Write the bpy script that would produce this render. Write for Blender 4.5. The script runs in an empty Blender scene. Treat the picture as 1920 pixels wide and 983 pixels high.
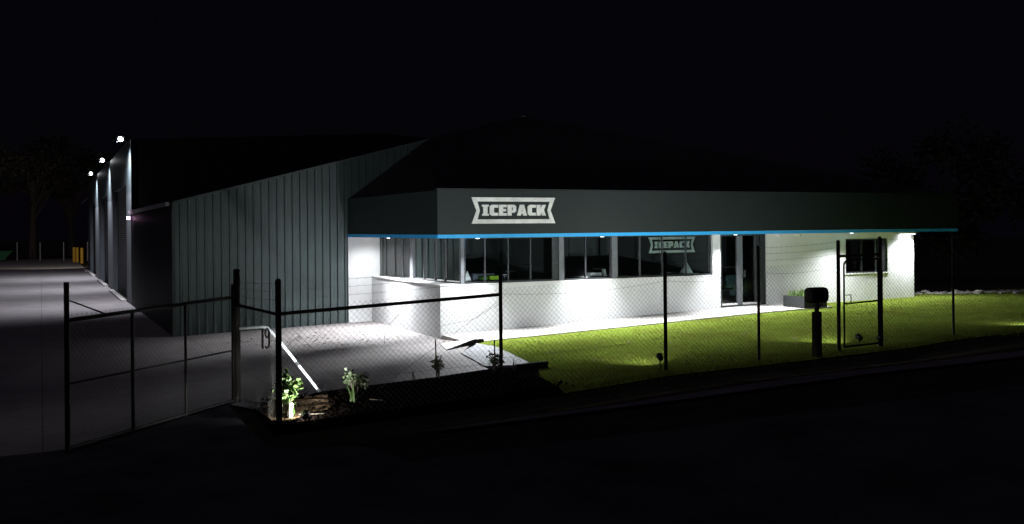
import bpy, bmesh, math, random
from mathutils import Vector, Matrix
from math import radians as R
random.seed(7)
S = bpy.context.scene
C = S.collection

# ------------------------------------------------------------------ camera
HC = 2.7
cd = bpy.data.cameras.new('camera'); cam = bpy.data.objects.new('camera', cd); C.objects.link(cam)
cd.sensor_width = 36; cd.lens = 33.66; cd.shift_y = -0.0336; cd.clip_end = 2000
az = R(26.2); roll = R(0.506)
fw = Vector((math.sin(az), math.cos(az), 0)); rt = Vector((math.cos(az), -math.sin(az), 0)); up = Vector((0, 0, 1))
xc = rt * math.cos(roll) - up * math.sin(roll); yc = up * math.cos(roll) + rt * math.sin(roll)
M = Matrix((xc, yc, -fw)).transposed().to_4x4(); M.translation = (0, 0, HC)
cam.matrix_world = M
S.camera = cam
# ------------------------------------------------------------------ world (night) and exposure
w = bpy.data.worlds.new('World'); S.world = w; w.use_nodes = True
nt = w.node_tree; nt.nodes.clear()
sky = nt.nodes.new('ShaderNodeTexSky'); sky.sky_type = 'NISHITA'; sky.sun_disc = False
sky.sun_elevation = R(1); sky.sun_rotation = R(200)
b1 = nt.nodes.new('ShaderNodeBackground'); b1.inputs[1].default_value = 0.0002
b2 = nt.nodes.new('ShaderNodeBackground'); b2.inputs[0].default_value = (0.0011, 0.0008, 0.0020, 1); b2.inputs[1].default_value = 1
ad = nt.nodes.new('ShaderNodeAddShader'); ow = nt.nodes.new('ShaderNodeOutputWorld')
nt.links.new(sky.outputs[0], b1.inputs[0]); nt.links.new(b1.outputs[0], ad.inputs[0]); nt.links.new(b2.outputs[0], ad.inputs[1]); nt.links.new(ad.outputs[0], ow.inputs[0])
S.view_settings.view_transform = 'Standard'; S.view_settings.look = 'None'; S.view_settings.gamma = 1
S.view_settings.exposure = 0.0
S.cycles.max_bounces = 6; S.cycles.diffuse_bounces = 4; S.cycles.transparent_max_bounces = 16
S.cycles.sample_clamp_indirect = 4
S.cycles.caustics_reflective = False; S.cycles.caustics_refractive = False

sl0 = bpy.data.lights.new('night_fill_sun', 'SUN'); sl0.energy = 0.11; sl0.angle = R(25); sl0.color = (.82, .70, 1.0)  # dim sun added as fill to lift the dark foreground
so0 = bpy.data.objects.new('night_fill_sun', sl0); C.objects.link(so0); so0.rotation_euler = (R(35), 0, R(-30))
# ------------------------------------------------------------------ light powers (W)
P_SOFF = 2600; P_SIDE = 3000; P_DOOR = 2300; P_CORNER = 850; P_FLOOD = 4600; P_GARDEN = 1850; P_PLANT = 170; P_FAR = 3000

# ------------------------------------------------------------------ helpers
def mat(name, col, rough=0.8, metal=0.0, noise=None, bump=0.0, bscale=20, nscale=3.0, amount=0.25, spec=0.5, col2=None):
    m = bpy.data.materials.new(name); m.use_nodes = True
    t = m.node_tree; bs = t.nodes['Principled BSDF']
    bs.inputs['Base Color'].default_value = (*col, 1); bs.inputs['Roughness'].default_value = rough
    bs.inputs['Metallic'].default_value = metal; bs.inputs['Specular IOR Level'].default_value = spec
    tc = t.nodes.new('ShaderNodeTexCoord')
    n = t.nodes.new('ShaderNodeTexNoise'); n.inputs['Scale'].default_value = nscale; n.inputs['Detail'].default_value = 8; n.inputs['Roughness'].default_value = 0.65
    t.links.new(tc.outputs['Object'], n.inputs['Vector'])
    cr = t.nodes.new('ShaderNodeValToRGB')
    c2 = col2 or tuple(c * (1 - amount) for c in col)
    cr.color_ramp.elements[0].position = 0.3; cr.color_ramp.elements[0].color = (*c2, 1)
    cr.color_ramp.elements[1].position = 0.7; cr.color_ramp.elements[1].color = (*[min(1, c * (1 + amount * 0.4)) for c in col], 1)
    t.links.new(n.outputs['Fac'], cr.inputs[0]); t.links.new(cr.outputs[0], bs.inputs['Base Color'])
    if bump:
        nb = t.nodes.new('ShaderNodeTexNoise'); nb.inputs['Scale'].default_value = bscale; nb.inputs['Detail'].default_value = 6
        t.links.new(tc.outputs['Object'], nb.inputs['Vector'])
        bp = t.nodes.new('ShaderNodeBump'); bp.inputs['Strength'].default_value = bump; bp.inputs['Distance'].default_value = 0.02
        t.links.new(nb.outputs['Fac'], bp.inputs['Height']); t.links.new(bp.outputs[0], bs.inputs['Normal'])
    return m
def emis(name, col, s):
    m = bpy.data.materials.new(name); m.use_nodes = True; t = m.node_tree; t.nodes.clear()
    e = t.nodes.new('ShaderNodeEmission'); e.inputs[0].default_value = (*col, 1); e.inputs[1].default_value = s
    o = t.nodes.new('ShaderNodeOutputMaterial'); t.links.new(e.outputs[0], o.inputs[0]); return m
def glassmat(name, tint=(0.45, 0.5, 0.5), refl=1.0):
    m = bpy.data.materials.new(name); m.use_nodes = True; t = m.node_tree; t.nodes.clear()
    tr = t.nodes.new('ShaderNodeBsdfTransparent'); tr.inputs[0].default_value = (*tint, 1)
    gl = t.nodes.new('ShaderNodeBsdfGlossy'); gl.inputs['Roughness'].default_value = 0.03; gl.inputs[0].default_value = (refl, refl, refl, 1)
    fr = t.nodes.new('ShaderNodeFresnel'); fr.inputs[0].default_value = 1.5
    mx = t.nodes.new('ShaderNodeMixShader'); o = t.nodes.new('ShaderNodeOutputMaterial')
    t.links.new(fr.outputs[0], mx.inputs[0]); t.links.new(tr.outputs[0], mx.inputs[1]); t.links.new(gl.outputs[0], mx.inputs[2]); t.links.new(mx.outputs[0], o.inputs[0])
    return m
class MB:
    def __init__(s): s.bm = bmesh.new()
    def quad(s, *p):
        s.bm.faces.new([s.bm.verts.new(v) for v in p]); return s
    def box(s, x0, x1, y0, y1, z0, z1, bev=0):
        v = [s.bm.verts.new((x, y, z)) for x in (x0, x1) for y in (y0, y1) for z in (z0, z1)]
        fs = [s.bm.faces.new([v[i] for i in f]) for f in ((0, 1, 3, 2), (4, 6, 7, 5), (0, 4, 5, 1), (2, 3, 7, 6), (0, 2, 6, 4), (1, 5, 7, 3))]
        if bev:
            es = list({e for f in fs for e in f.edges})
            bmesh.ops.bevel(s.bm, geom=es, offset=bev, segments=2, affect='EDGES', profile=0.6)
        return s
    def obox(s, c, sx, sy, sz, rz=0, rx=0, ry=0):   # oriented box centred at c
        m = Matrix.Translation(c) @ Matrix.Rotation(rz, 4, 'Z') @ Matrix.Rotation(ry, 4, 'Y') @ Matrix.Rotation(rx, 4, 'X')
        v = [s.bm.verts.new(m @ Vector((x * sx / 2, y * sy / 2, z * sz / 2))) for x in (-1, 1) for y in (-1, 1) for z in (-1, 1)]
        for f in ((0, 1, 3, 2), (4, 6, 7, 5), (0, 4, 5, 1), (2, 3, 7, 6), (0, 2, 6, 4), (1, 5, 7, 3)): s.bm.faces.new([v[i] for i in f])
        return s
    def tube(s, p, q, r, n=8, r2=None, cap=True):
        p, q = Vector(p), Vector(q); d = (q - p).normalized(); r2 = r if r2 is None else r2
        a = d.orthogonal().normalized(); b = d.cross(a)
        A = [s.bm.verts.new(p + r * (math.cos(2 * math.pi * i / n) * a + math.sin(2 * math.pi * i / n) * b)) for i in range(n)]
        B = [s.bm.verts.new(q + r2 * (math.cos(2 * math.pi * i / n) * a + math.sin(2 * math.pi * i / n) * b)) for i in range(n)]
        for i in range(n): s.bm.faces.new((A[i], A[(i + 1) % n], B[(i + 1) % n], B[i]))
        if cap: s.bm.faces.new(A[::-1]); s.bm.faces.new(B)
        return s
    def path(s, pts, r, n=8):
        for a, b in zip(pts, pts[1:]): s.tube(a, b, r, n)
        return s
    def prism(s, poly, z0, z1):                     # plan polygon extruded in z
        a = [s.bm.verts.new((x, y, z0)) for x, y in poly]; b = [s.bm.verts.new((x, y, z1)) for x, y in poly]
        n = len(poly)
        s.bm.faces.new(a[::-1]); s.bm.faces.new(b)
        for i in range(n): s.bm.faces.new((a[i], a[(i + 1) % n], b[(i + 1) % n], b[i]))
        return s
    def vprism(s, poly, y0, y1):                    # xz polygon extruded in y
        a = [s.bm.verts.new((x, y0, z)) for x, z in poly]; b = [s.bm.verts.new((x, y1, z)) for x, z in poly]
        n = len(poly)
        s.bm.faces.new(a); s.bm.faces.new(b[::-1])
        for i in range(n): s.bm.faces.new((a[i], b[i], b[(i + 1) % n], a[(i + 1) % n]))
        return s
    def build(s, name, m, parent=None, smooth=False, **kw):
        bmesh.ops.recalc_face_normals(s.bm, faces=s.bm.faces)
        me = bpy.data.meshes.new(name); s.bm.to_mesh(me); s.bm.free()
        if smooth:
            for p in me.polygons: p.use_smooth = True
        o = bpy.data.objects.new(name, me); C.objects.link(o); me.materials.append(m)
        if parent: o.parent = parent; o.matrix_parent_inverse = parent.matrix_world.inverted() if False else Matrix.Translation(-parent.location)
        for k, v in kw.items(): o[k] = v
        return o
def thing(name, label, cat, loc=(0, 0, 0), group=None):
    o = bpy.data.objects.new(name, None); C.objects.link(o); o.location = loc; o.empty_display_size = 0.2
    o['label'] = label; o['category'] = cat
    if group: o['group'] = group
    return o
def tag(o, label, cat, group=None):
    o['label'] = label; o['category'] = cat
    if group: o['group'] = group
    return o
def copy_thing(root, loc, label=None, group=None):
    r = root.copy(); C.objects.link(r); r.location = loc
    if label: r['label'] = label
    if group: r['group'] = group
    for ch in [o for o in bpy.data.objects if o.parent == root]:
        c = ch.copy(); C.objects.link(c); c.parent = r
        for g in [o for o in bpy.data.objects if o.parent == ch]:
            d = g.copy(); C.objects.link(d); d.parent = c
    return r
def lerp(t, k):
    if t <= k[0][0]: return k[0][1]
    for (a, b), (c, d) in zip(k, k[1:]):
        if t <= c: return b + (d - b) * (t - a) / (c - a)
    return k[-1][1]
FL = [(-40, -.5), (0, -.38), (3.2, -.28), (6.9, -.13), (10.2, .07), (12.4, .1), (15.7, .17), (17.9, .28), (30, .4), (60, .5)]
WL = [(-40, -.62), (0, -.55), (3.7, -.5), (10, -.40), (19.8, -.07), (22, -.02), (28.6, .03), (60, .1)]
def gz(x, y):
    a, b, c = lerp(x, FL), lerp(x, WL), -.5 + .25 * max(0, min(1, (x - 4) / 20)) + 0.0
    if x < 10: c = lerp(x, [(-40, -.66), (3.7, -.58), (10, -.41)])
    else: c = lerp(x, [(10, -.41), (28, 0)])
    if y >= 14.5:
        if y < 24.9: return a + (b - a) * (y - 14.5) / 10.4
        if y < 31.2: return b + (c - b) * (y - 24.9) / 6.3
        t = min(1, (y - 31.2) / 20); return c + (-.68 - c) * t - .07 * min(1, max(0, y - 51) / 80)
    t = max(0, min(1, (14.5 - y) / 8.5)); s = t * t * (3 - 2 * t)
    dip = -0.16 * math.exp(-((y - 13.3) / .7) ** 2) if x > 3.2 else 0
    return a + (1.0 - a) * s + dip
def sheet(name, poly, off, m, step=1.0, **kw):
    bm = bmesh.new(); vs = [bm.verts.new((x, y, 0)) for x, y in poly]; es = [bm.edges.new((vs[i], vs[(i + 1) % len(vs)])) for i in range(len(vs))]
    bmesh.ops.triangle_fill(bm, edges=es, use_beauty=True)
    xs = [p[0] for p in poly]; ys = [p[1] for p in poly]
    def cut(ax, v):
        co = Vector((0, 0, 0)); co[ax] = v; no = Vector((0, 0, 0)); no[ax] = 1
        bmesh.ops.bisect_plane(bm, geom=bm.verts[:] + bm.edges[:] + bm.faces[:], plane_co=co, plane_no=no)
    for v in lat(min(xs), max(xs), XL): cut(0, v)
    for v in lat(min(ys), max(ys), YL): cut(1, v)
    bmesh.ops.triangulate(bm, faces=bm.faces[:])
    for v in bm.verts: v.co.z = gz(v.co.x, v.co.y) + (off(v.co.x, v.co.y) if callable(off) else off)
    for f in bm.faces:
        if f.normal.z < 0: f.normal_flip()
    me = bpy.data.meshes.new(name); bm.to_mesh(me); bm.free(); me.materials.append(m)
    o = bpy.data.objects.new(name, me); C.objects.link(o)
    for k, v in kw.items(): o[k] = v
    return o
XL = sorted([-200, -120, -60, -40, 0, 3.2, 3.7, 6.9, 10, 10.2, 12.4, 15.7, 17.9, 19.8, 22, 28, 28.6, 30, 60, 120, 200] + [-30, -20, -10, -5, 5, 8, 14, 25, 40])
YL = sorted([14.75, 15.0, 15.25, 15.5, 15.75, 16.25, 16.5, 16.75] + [-60, -20, 0] + [5 + .5 * i for i in range(20)] + [14.5, 16, 18, 20, 22, 24.9, 28, 31.2, 36, 41, 46, 51.2, 60, 80, 100, 131, 200, 400])
def lat(a, b, L): return [v for v in L if a < v < b]

# ------------------------------------------------------------------ materials
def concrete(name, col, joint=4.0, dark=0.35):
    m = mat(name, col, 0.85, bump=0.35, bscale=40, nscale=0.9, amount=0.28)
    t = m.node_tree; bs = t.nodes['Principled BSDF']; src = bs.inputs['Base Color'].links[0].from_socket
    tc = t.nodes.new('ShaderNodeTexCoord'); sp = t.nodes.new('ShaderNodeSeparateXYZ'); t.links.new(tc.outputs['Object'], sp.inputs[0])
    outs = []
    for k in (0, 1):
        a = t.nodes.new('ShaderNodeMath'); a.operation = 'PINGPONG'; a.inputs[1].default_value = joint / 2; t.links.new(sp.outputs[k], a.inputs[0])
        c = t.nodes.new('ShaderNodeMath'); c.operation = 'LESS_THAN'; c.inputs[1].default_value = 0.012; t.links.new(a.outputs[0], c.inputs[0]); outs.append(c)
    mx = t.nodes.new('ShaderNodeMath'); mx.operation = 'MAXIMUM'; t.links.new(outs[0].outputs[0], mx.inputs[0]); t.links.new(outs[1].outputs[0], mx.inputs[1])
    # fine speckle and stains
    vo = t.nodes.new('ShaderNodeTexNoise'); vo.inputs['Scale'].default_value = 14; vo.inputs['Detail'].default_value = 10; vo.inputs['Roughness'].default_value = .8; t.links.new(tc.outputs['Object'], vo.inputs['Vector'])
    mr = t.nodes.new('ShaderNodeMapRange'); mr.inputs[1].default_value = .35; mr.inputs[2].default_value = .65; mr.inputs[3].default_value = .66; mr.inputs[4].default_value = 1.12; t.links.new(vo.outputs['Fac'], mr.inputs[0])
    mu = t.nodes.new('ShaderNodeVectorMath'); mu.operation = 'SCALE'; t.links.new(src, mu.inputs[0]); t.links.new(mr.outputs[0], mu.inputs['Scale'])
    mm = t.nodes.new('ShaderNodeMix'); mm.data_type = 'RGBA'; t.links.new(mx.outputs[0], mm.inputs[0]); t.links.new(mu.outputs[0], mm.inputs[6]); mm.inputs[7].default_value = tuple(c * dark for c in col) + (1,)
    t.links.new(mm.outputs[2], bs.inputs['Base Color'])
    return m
M_drive = concrete('driveway_concrete', (0.215, 0.192, 0.19))
M_path = concrete('path_concrete', (0.45, 0.43, 0.41), 3.0, .6)
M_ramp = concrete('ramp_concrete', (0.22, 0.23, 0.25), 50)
M_road = mat('asphalt', (0.06, 0.055, 0.062), .95, bump=.6, bscale=60, nscale=1.2, amount=.5, spec=0)
M_dirt = mat('verge_dirt', (0.045, 0.042, 0.03), .95, bump=.8, bscale=12, nscale=1.0, amount=.5, spec=0)
M_foot = mat('footpath_gravel', (0.13, 0.12, 0.13), .95, bump=.6, bscale=50, nscale=1.2, amount=.35, spec=0)
M_mulch = mat('mulch', (0.005, 0.0035, 0.003), .95, bump=1, bscale=30, nscale=14, amount=.6, spec=0)
M_soil = mat('pale_soil', (0.15, 0.10, 0.06), .95, bump=1, bscale=30, nscale=6, col2=(.02, .014, .009), amount=.6, spec=0)
M_lawn = mat('lawn_turf', (0.108, 0.152, 0.022), .95, bump=.5, bscale=45, nscale=.7, col2=(0.085, 0.10, 0.017), amount=.3, spec=0)
M_blade = mat('grass_blade', (0.12, 0.16, 0.024), .8, nscale=.7, col2=(0.10, 0.108, 0.018), amount=.3, spec=0)
M_white = mat('white_render', (0.66, 0.66, 0.665), .85, bump=.3, bscale=60, nscale=1.1, amount=.12)
M_sill = mat('white_sill', (0.72, 0.71, 0.70), .6, nscale=3, amount=.05)
M_grey = mat('grey_mullion', (0.105, 0.11, 0.12), .5, nscale=3, amount=.08)
M_frame = mat('charcoal_frame', (0.035, 0.038, 0.042), .4, metal=.3, nscale=5, amount=.1)
M_alum = mat('dull_aluminium', (0.09, 0.093, 0.10), .4, metal=.6, nscale=5, amount=.1)
M_fascia = mat('charcoal_fascia', (0.0105, 0.0185, 0.019), .6, nscale=1.2, amount=.12, bump=.05, bscale=8)
M_blue = mat('blue_trim', (0.04, 0.46, 1.0), .45, nscale=3, amount=.06)
M_roof = mat('dark_roof_sheet', (0.012, 0.012, 0.014), .6, nscale=2, amount=.2)
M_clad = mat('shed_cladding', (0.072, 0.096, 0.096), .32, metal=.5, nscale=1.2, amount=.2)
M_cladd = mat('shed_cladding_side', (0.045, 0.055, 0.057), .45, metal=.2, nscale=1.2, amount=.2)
M_pier = mat('pier_paint', (0.085, 0.095, 0.105), .7, nscale=1.5, amount=.15)
M_pieru = mat('pier_upper_sheet', (0.055, 0.072, 0.075), .5, nscale=1.5, amount=.15)
M_roller = mat('roller_door_paint', (0.035, 0.04, 0.048), .5, metal=.2, nscale=2, amount=.15)
M_gutter = mat('pale_gutter', (0.5, 0.5, 0.5), .5, nscale=2, amount=.1)
M_galv = mat('weathered_galvanised', (0.032, 0.028, 0.027), .6, metal=.4, nscale=8, col2=(0.035, .026, .022), amount=.3)
M_wire = mat('fence_wire', (0.10, 0.095, 0.09), .6, metal=.4, nscale=8, amount=.2)
M_black = mat('black_paint', (0.012, 0.012, 0.013), .5, nscale=5, amount=.2)
M_kerbshade = mat('kerb_black_slab_shade', (0.008, 0.007, 0.006), .95, nscale=9, amount=.4, spec=.02)  # kerb block's own black, also the shade painted on the slab's front face
M_pipe = mat('white_pipe_paint', (0.72, 0.75, 0.8), .45, nscale=9, amount=.12)
M_silver = mat('silver_lettering', (0.80, 0.80, 0.80), .5, nscale=4, amount=.25)
M_decal = mat('sign_pale_green', (0.34, 0.40, 0.37), .6, nscale=4, amount=.25)
M_int = mat('interior_wall', (0.10, 0.11, 0.11), .9, nscale=1, amount=.1)
M_carpet = mat('interior_carpet', (0.04, 0.04, 0.042), .95, nscale=6, amount=.2)
M_glass = glassmat('window_glass', (0.72, 0.78, 0.78))
M_wood = mat('old_post_wood', (0.05, 0.038, 0.03), .9, nscale=10, amount=.4, bump=.5, bscale=30)
M_stone = mat('pale_rock', (0.38, 0.36, 0.33), .9, nscale=5, amount=.3, bump=.6, bscale=12)
M_yellow = mat('yellow_paint', (0.75, 0.42, 0.03), .5, nscale=5, amount=.1)
M_green = mat('green_paint', (0.02, 0.20, 0.06), .6, nscale=3, amount=.2)
M_leaf = mat('shrub_leaf', (0.10, 0.16, 0.04), .55, nscale=20, col2=(.05, .10, .025), amount=.3)
M_leafd = mat('dark_leaf', (0.045, 0.06, 0.025), .6, nscale=20, amount=.4)
M_treeleaf = mat('gum_leaf', (0.035, 0.038, 0.018), .7, nscale=1.0, col2=(.03, .018, .015), amount=.4)
M_bark = mat('bark', (0.10, 0.08, 0.065), .9, nscale=6, amount=.4, bump=.6)
M_lamp = emis('lamp_glow', (0.92, 0.97, 1.0), 25)
M_lamps = emis('small_lamp_glow', (0.92, 0.97, 1.0), 12)
M_pink = emis('pink_lamp_glow', (1.0, 0.55, 0.85), 14)

# ------------------------------------------------------------------ ground and paving
sheet('ground', [(-200, -60), (200, -60), (200, 400), (-200, 400)], -.035, M_dirt, kind='structure')
sheet('road', [(-60, -20), (60, -20), (60, 7.2), (-60, 6.0)], .012, M_road, kind='structure')
sheet('footpath', [(4, 9.6), (40, 10.2), (40, 11.7), (4, 10.9)], .01, M_foot, kind='structure')
sheet('driveway_entry', [(-16, 6.1), (2.4, 6.3), (2.9, 17.2), (.3, 14.9), (-16, 14.7)], .006, M_road, kind='structure')
sheet('driveway', [(-16, 14.8), (.3, 14.95), (2.9, 17.35), (3.17, 16.43), (4.58, 17.44), (8.1, 17.55), (8.84, 20.75), (9.9, 22.6), (10.02, 23.0), (10.02, 31.22), (3.66, 31.22), (3.66, 91), (3.7, 135), (-16, 135)], 0.0, M_drive, kind='structure')
sheet('lawn', [(9.02, 17.25), (10.02, 21.2), (10.12, 22.93), (22.7, 22.93), (22.7, 24.92), (28.6, 24.92), (28.6, 26.3), (45, 25.4), (45, 14.15), (7.9, 14.1), (8.35, 15.8)], 0.005, M_lawn, kind='structure')
sheet('garden_bed', [(3.02, 14.2), (3.19, 16.4), (4.58, 17.4), (8.1, 17.5), (8.98, 17.2), (8.3, 15.8), (7.88, 14.12)], lambda x, y: .012 + .03 * math.sin(x * 5) * math.sin(y * 4), M_mulch, kind='structure')
# pale soil by the strainer post
sr = random.Random(77)
sp_pts = [(3.70 + .05 * math.cos(a) + (.60 + sr.uniform(-.12, .12)) * math.cos(a) + .5 * math.sin(a), 15.75 + (1.0 + sr.uniform(-.2, .2)) * math.sin(a)) for a in [k * math.pi / 20 for k in range(40)]]
sp_pts = [(max(x, 3.16 + .02 * sr.random()), max(y, 14.62 + .05 * sr.random())) for x, y in sp_pts]
sheet('soil', sp_pts, lambda x, y: .05 + .02 * math.sin(11 * x + 3 * y) * math.sin(9 * y), M_soil, kind='structure')
# path: raised concrete slab along the front wall with a real front edge
pm = MB()
pp = [(10.04, 22.95), (10.2, 22.9), (14, 22.92), (19, 22.95), (22.68, 22.95), (22.68, 24.9), (10.0, 24.9)]
N = 26
for i in range(N):
    x0, x1 = 10.02 + (22.68 - 10.02) * i / N, 10.02 + (22.68 - 10.02) * (i + 1) / N
    z0, z1 = gz(x0, 24) + .075, gz(x1, 24) + .075
    pm.quad((x0, 22.95, z0), (x1, 22.95, z1), (x1, 24.9, z1), (x0, 24.9, z0))
    pm.quad((x0, 22.95, z0 - .14), (x1, 22.95, z1 - .14), (x1, 22.95, z1), (x0, 22.95, z0))
pm.quad((10.02, 22.95, gz(10, 24) - .1), (10.02, 22.95, gz(10, 24) + .075), (10.02, 24.9, gz(10, 24) + .075), (10.02, 24.9, gz(10, 24) - .1))
bmesh.ops.remove_doubles(pm.bm, verts=pm.bm.verts, dist=.001)
pm.build('path', M_path, kind='structure')
# broken path corner: wedge slab whose front-face shade is painted black, and the bluish ramp below it
def gpts(poly, off): return [(x, y, gz(x, y) + off) for x, y in poly]
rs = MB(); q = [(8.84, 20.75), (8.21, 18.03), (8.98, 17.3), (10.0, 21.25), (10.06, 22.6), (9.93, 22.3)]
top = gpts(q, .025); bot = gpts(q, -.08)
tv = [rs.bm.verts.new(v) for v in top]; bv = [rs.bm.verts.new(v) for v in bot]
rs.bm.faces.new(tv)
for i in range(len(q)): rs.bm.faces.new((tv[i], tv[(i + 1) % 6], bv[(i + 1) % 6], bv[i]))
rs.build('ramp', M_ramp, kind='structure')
sl_ = thing('concrete_slab', 'small tilted pale concrete slab with painted-shade front edge at the left end of the path', 'slab', (9.6, 22.6, -.4))
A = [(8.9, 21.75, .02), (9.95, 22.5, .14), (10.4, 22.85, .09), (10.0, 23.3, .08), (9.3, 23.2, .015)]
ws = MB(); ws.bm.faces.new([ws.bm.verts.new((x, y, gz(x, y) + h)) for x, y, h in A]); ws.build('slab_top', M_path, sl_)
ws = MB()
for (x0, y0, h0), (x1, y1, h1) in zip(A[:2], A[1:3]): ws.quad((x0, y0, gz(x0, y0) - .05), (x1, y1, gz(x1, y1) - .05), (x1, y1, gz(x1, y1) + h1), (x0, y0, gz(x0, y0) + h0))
ws.build('painted_shade_edge', M_kerbshade, sl_)
es = MB().obox((8.72, 16.85, gz(8.7, 16.85) + .05), .62, .12, .16, rz=R(-8), ry=R(-3))
tag(es.build('kerb_block', M_kerbshade), 'black kerb block lying where the mulch bed meets the lawn corner', 'kerb block')

# grass blades (numpy-free, flat tris)
def grass(name, area, n, h, m, seed):
    rnd = random.Random(seed); v = []; f = []
    for i in range(n):
        while True:
            x = rnd.uniform(*area[0]); y = rnd.uniform(*area[1])
            if y < 22.85 or x > 22.9:
                if y < 22.85 and x < 7.95 + (y - 14.1) * .235: continue
                if y > 24.7 and x < 28.75: continue
                if 21.4 < x < 22.6 and y > 22.9: continue
                break
        z = gz(x, y); a = rnd.uniform(0, 6.283); hh = h * rnd.uniform(.5, 1.5); ww = .011
        dx, dy = math.cos(a) * ww, math.sin(a) * ww; lx, ly = rnd.gauss(0, .02), rnd.gauss(0, .02)
        k = len(v); v += [(x - dx, y - dy, z), (x + dx, y + dy, z), (x + lx, y + ly, z + hh)]; f.append((k, k + 1, k + 2))
    me = bpy.data.meshes.new(name); me.from_pydata(v, [], f); me.materials.append(m)
    o = bpy.data.objects.new(name, me); C.objects.link(o); o['kind'] = 'stuff'; return o
g = grass('grass', ((7.9, 38), (14.2, 25.6)), 110000, .016, M_blade, 3)
tag(g, 'short mown green grass in front of the white building', 'grass')
# stray tufts along the fence line outside
def strap(mb, x, y, z, h, lean, a, wd=.02, seg=4):
    px, py = math.cos(a), math.sin(a); sx, sy = -py * wd, px * wd
    pr = None
    for i in range(seg + 1):
        t = i / seg; c = Vector((x + px * lean * t * t, y + py * lean * t * t, z + h * (t - .25 * t * t * (lean / max(h, .01)))))
        k = 1 - t ** 2 * .95
        A = mb.bm.verts.new(c + Vector((sx * k, sy * k, 0))); B = mb.bm.verts.new(c - Vector((sx * k, sy * k, 0)))
        if pr: mb.bm.faces.new((pr[0], pr[1], B, A))
        pr = (A, B)
tm = MB(); rnd = random.Random(5)
for i in range(900):
    x = rnd.uniform(7.9, 24); y = 14.05 + rnd.gauss(0, .12); strap(tm, x, y, gz(x, y) - .02, rnd.uniform(.04, .13), rnd.uniform(.01, .06), rnd.uniform(0, 6.28), .006, 2)
o = tm.build('grass_tufts', M_blade, kind='stuff'); tag(o, 'ragged longer grass tufts growing along the foot of the fence', 'grass')
# mulch chips and leaf litter
lm = MB()
for i in range(900):
    x = rnd.uniform(3.2, 8.2); y = rnd.uniform(14.3, 17.2); s_ = rnd.uniform(.015, .05); a = rnd.uniform(0, 3.14)
    lm.obox((x, y, gz(x, y) + .04), s_ * 1.6, s_, .012, rz=a, rx=rnd.uniform(-.6, .6), ry=rnd.uniform(-.6, .6))
o = lm.build('mulch_chips', M_mulch, kind='stuff'); tag(o, 'dark bark chips scattered over the garden bed', 'mulch')
lm = MB()
for i in range(260):
    x = rnd.uniform(9, 27); y = rnd.uniform(14.6, 22.7); s_ = rnd.uniform(.015, .04)
    lm.obox((x, y, gz(x, y) + .035), s_ * 1.8, s_, .004, rz=rnd.uniform(0, 3), rx=rnd.uniform(-.4, .4))
for i in range(120):
    x = rnd.gauss(7.2, 1.2); y = rnd.uniform(24, 29); s_ = rnd.uniform(.02, .05)
    lm.obox((min(x, 9.8), y, gz(x, y) + .015), s_ * 1.8, s_, .008, rz=rnd.uniform(0, 3), rx=rnd.uniform(-.3, .3))
o = lm.build('leaf_litter', mat('dead_leaf', (.16, .11, .06), .9, nscale=9, amount=.4), kind='stuff'); tag(o, 'fallen dead leaves scattered on the lawn and driveway', 'leaf litter')

# ------------------------------------------------------------------ office building
ob = thing('office_building', 'low white office with charcoal fascia, blue trim and long dark windows', 'building', (19, 28, 0))
W = lambda: MB()
W().prism([(10, 24.9), (10.66, 24.9), (19.78, 24.9), (19.78, 25.12), (10.9, 25.12), (10.55, 31.19), (10.0, 31.19)], -.62, 1.08).build('front_wall', M_white, ob)
W().box(19.47, 19.78, 24.9, 25.12, 1.08, 2.59).build('wall_pier', M_white, ob)
rw = W(); rw.box(21.68, 25.25, 24.9, 25.12, -.3, 2.59); rw.box(27.28, 28.6, 24.9, 25.12, -.3, 2.59); rw.box(25.25, 27.28, 24.9, 25.12, -.3, .99); rw.box(25.25, 27.28, 24.9, 25.12, 2.2, 2.59)
rw.build('right_wall', M_white, ob)
W().box(28.38, 28.6, 25.12, 31.1, -.3, 2.59).build('end_wall', M_white, ob)
W().box(9.2, 10.3, 31.1, 31.19, -.62, 2.43).build('side_panel', M_white, ob)
W().box(19.78, 21.68, 24.9, 25.12, -.3, -.02).build('door_base', M_white, ob)
sl = W(); sl.prism([(9.985, 24.885), (19.5, 24.885), (19.5, 25.06), (10.72, 25.06), (10.34, 31.18), (9.985, 31.18)], 1.083, 1.11)
sl.build('window_sill', M_sill, ob)
W().prism([(9.54, 23.77), (29.31, 23.77), (29.31, 31.1), (9.31, 31.1)], 2.600, 2.65).build('soffit', M_sill, ob)
W().prism([(10.3, 25.12), (28.38, 25.12), (28.38, 31.1), (10.3, 31.1)], -.1, -.03).build('interior_floor', M_carpet, ob)
W().box(10.3, 28.38, 30.9, 31.08, -.03, 2.59).build('interior_back_wall', M_int, ob)
for a_, b_ in ((14.05, 25.6), (19.5, 25.13), (24.1, 25.13)): MB().box(a_, a_ + .1, b_, 30.9, -.03, 2.59).build('interior_partition', M_int, ob)
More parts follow.
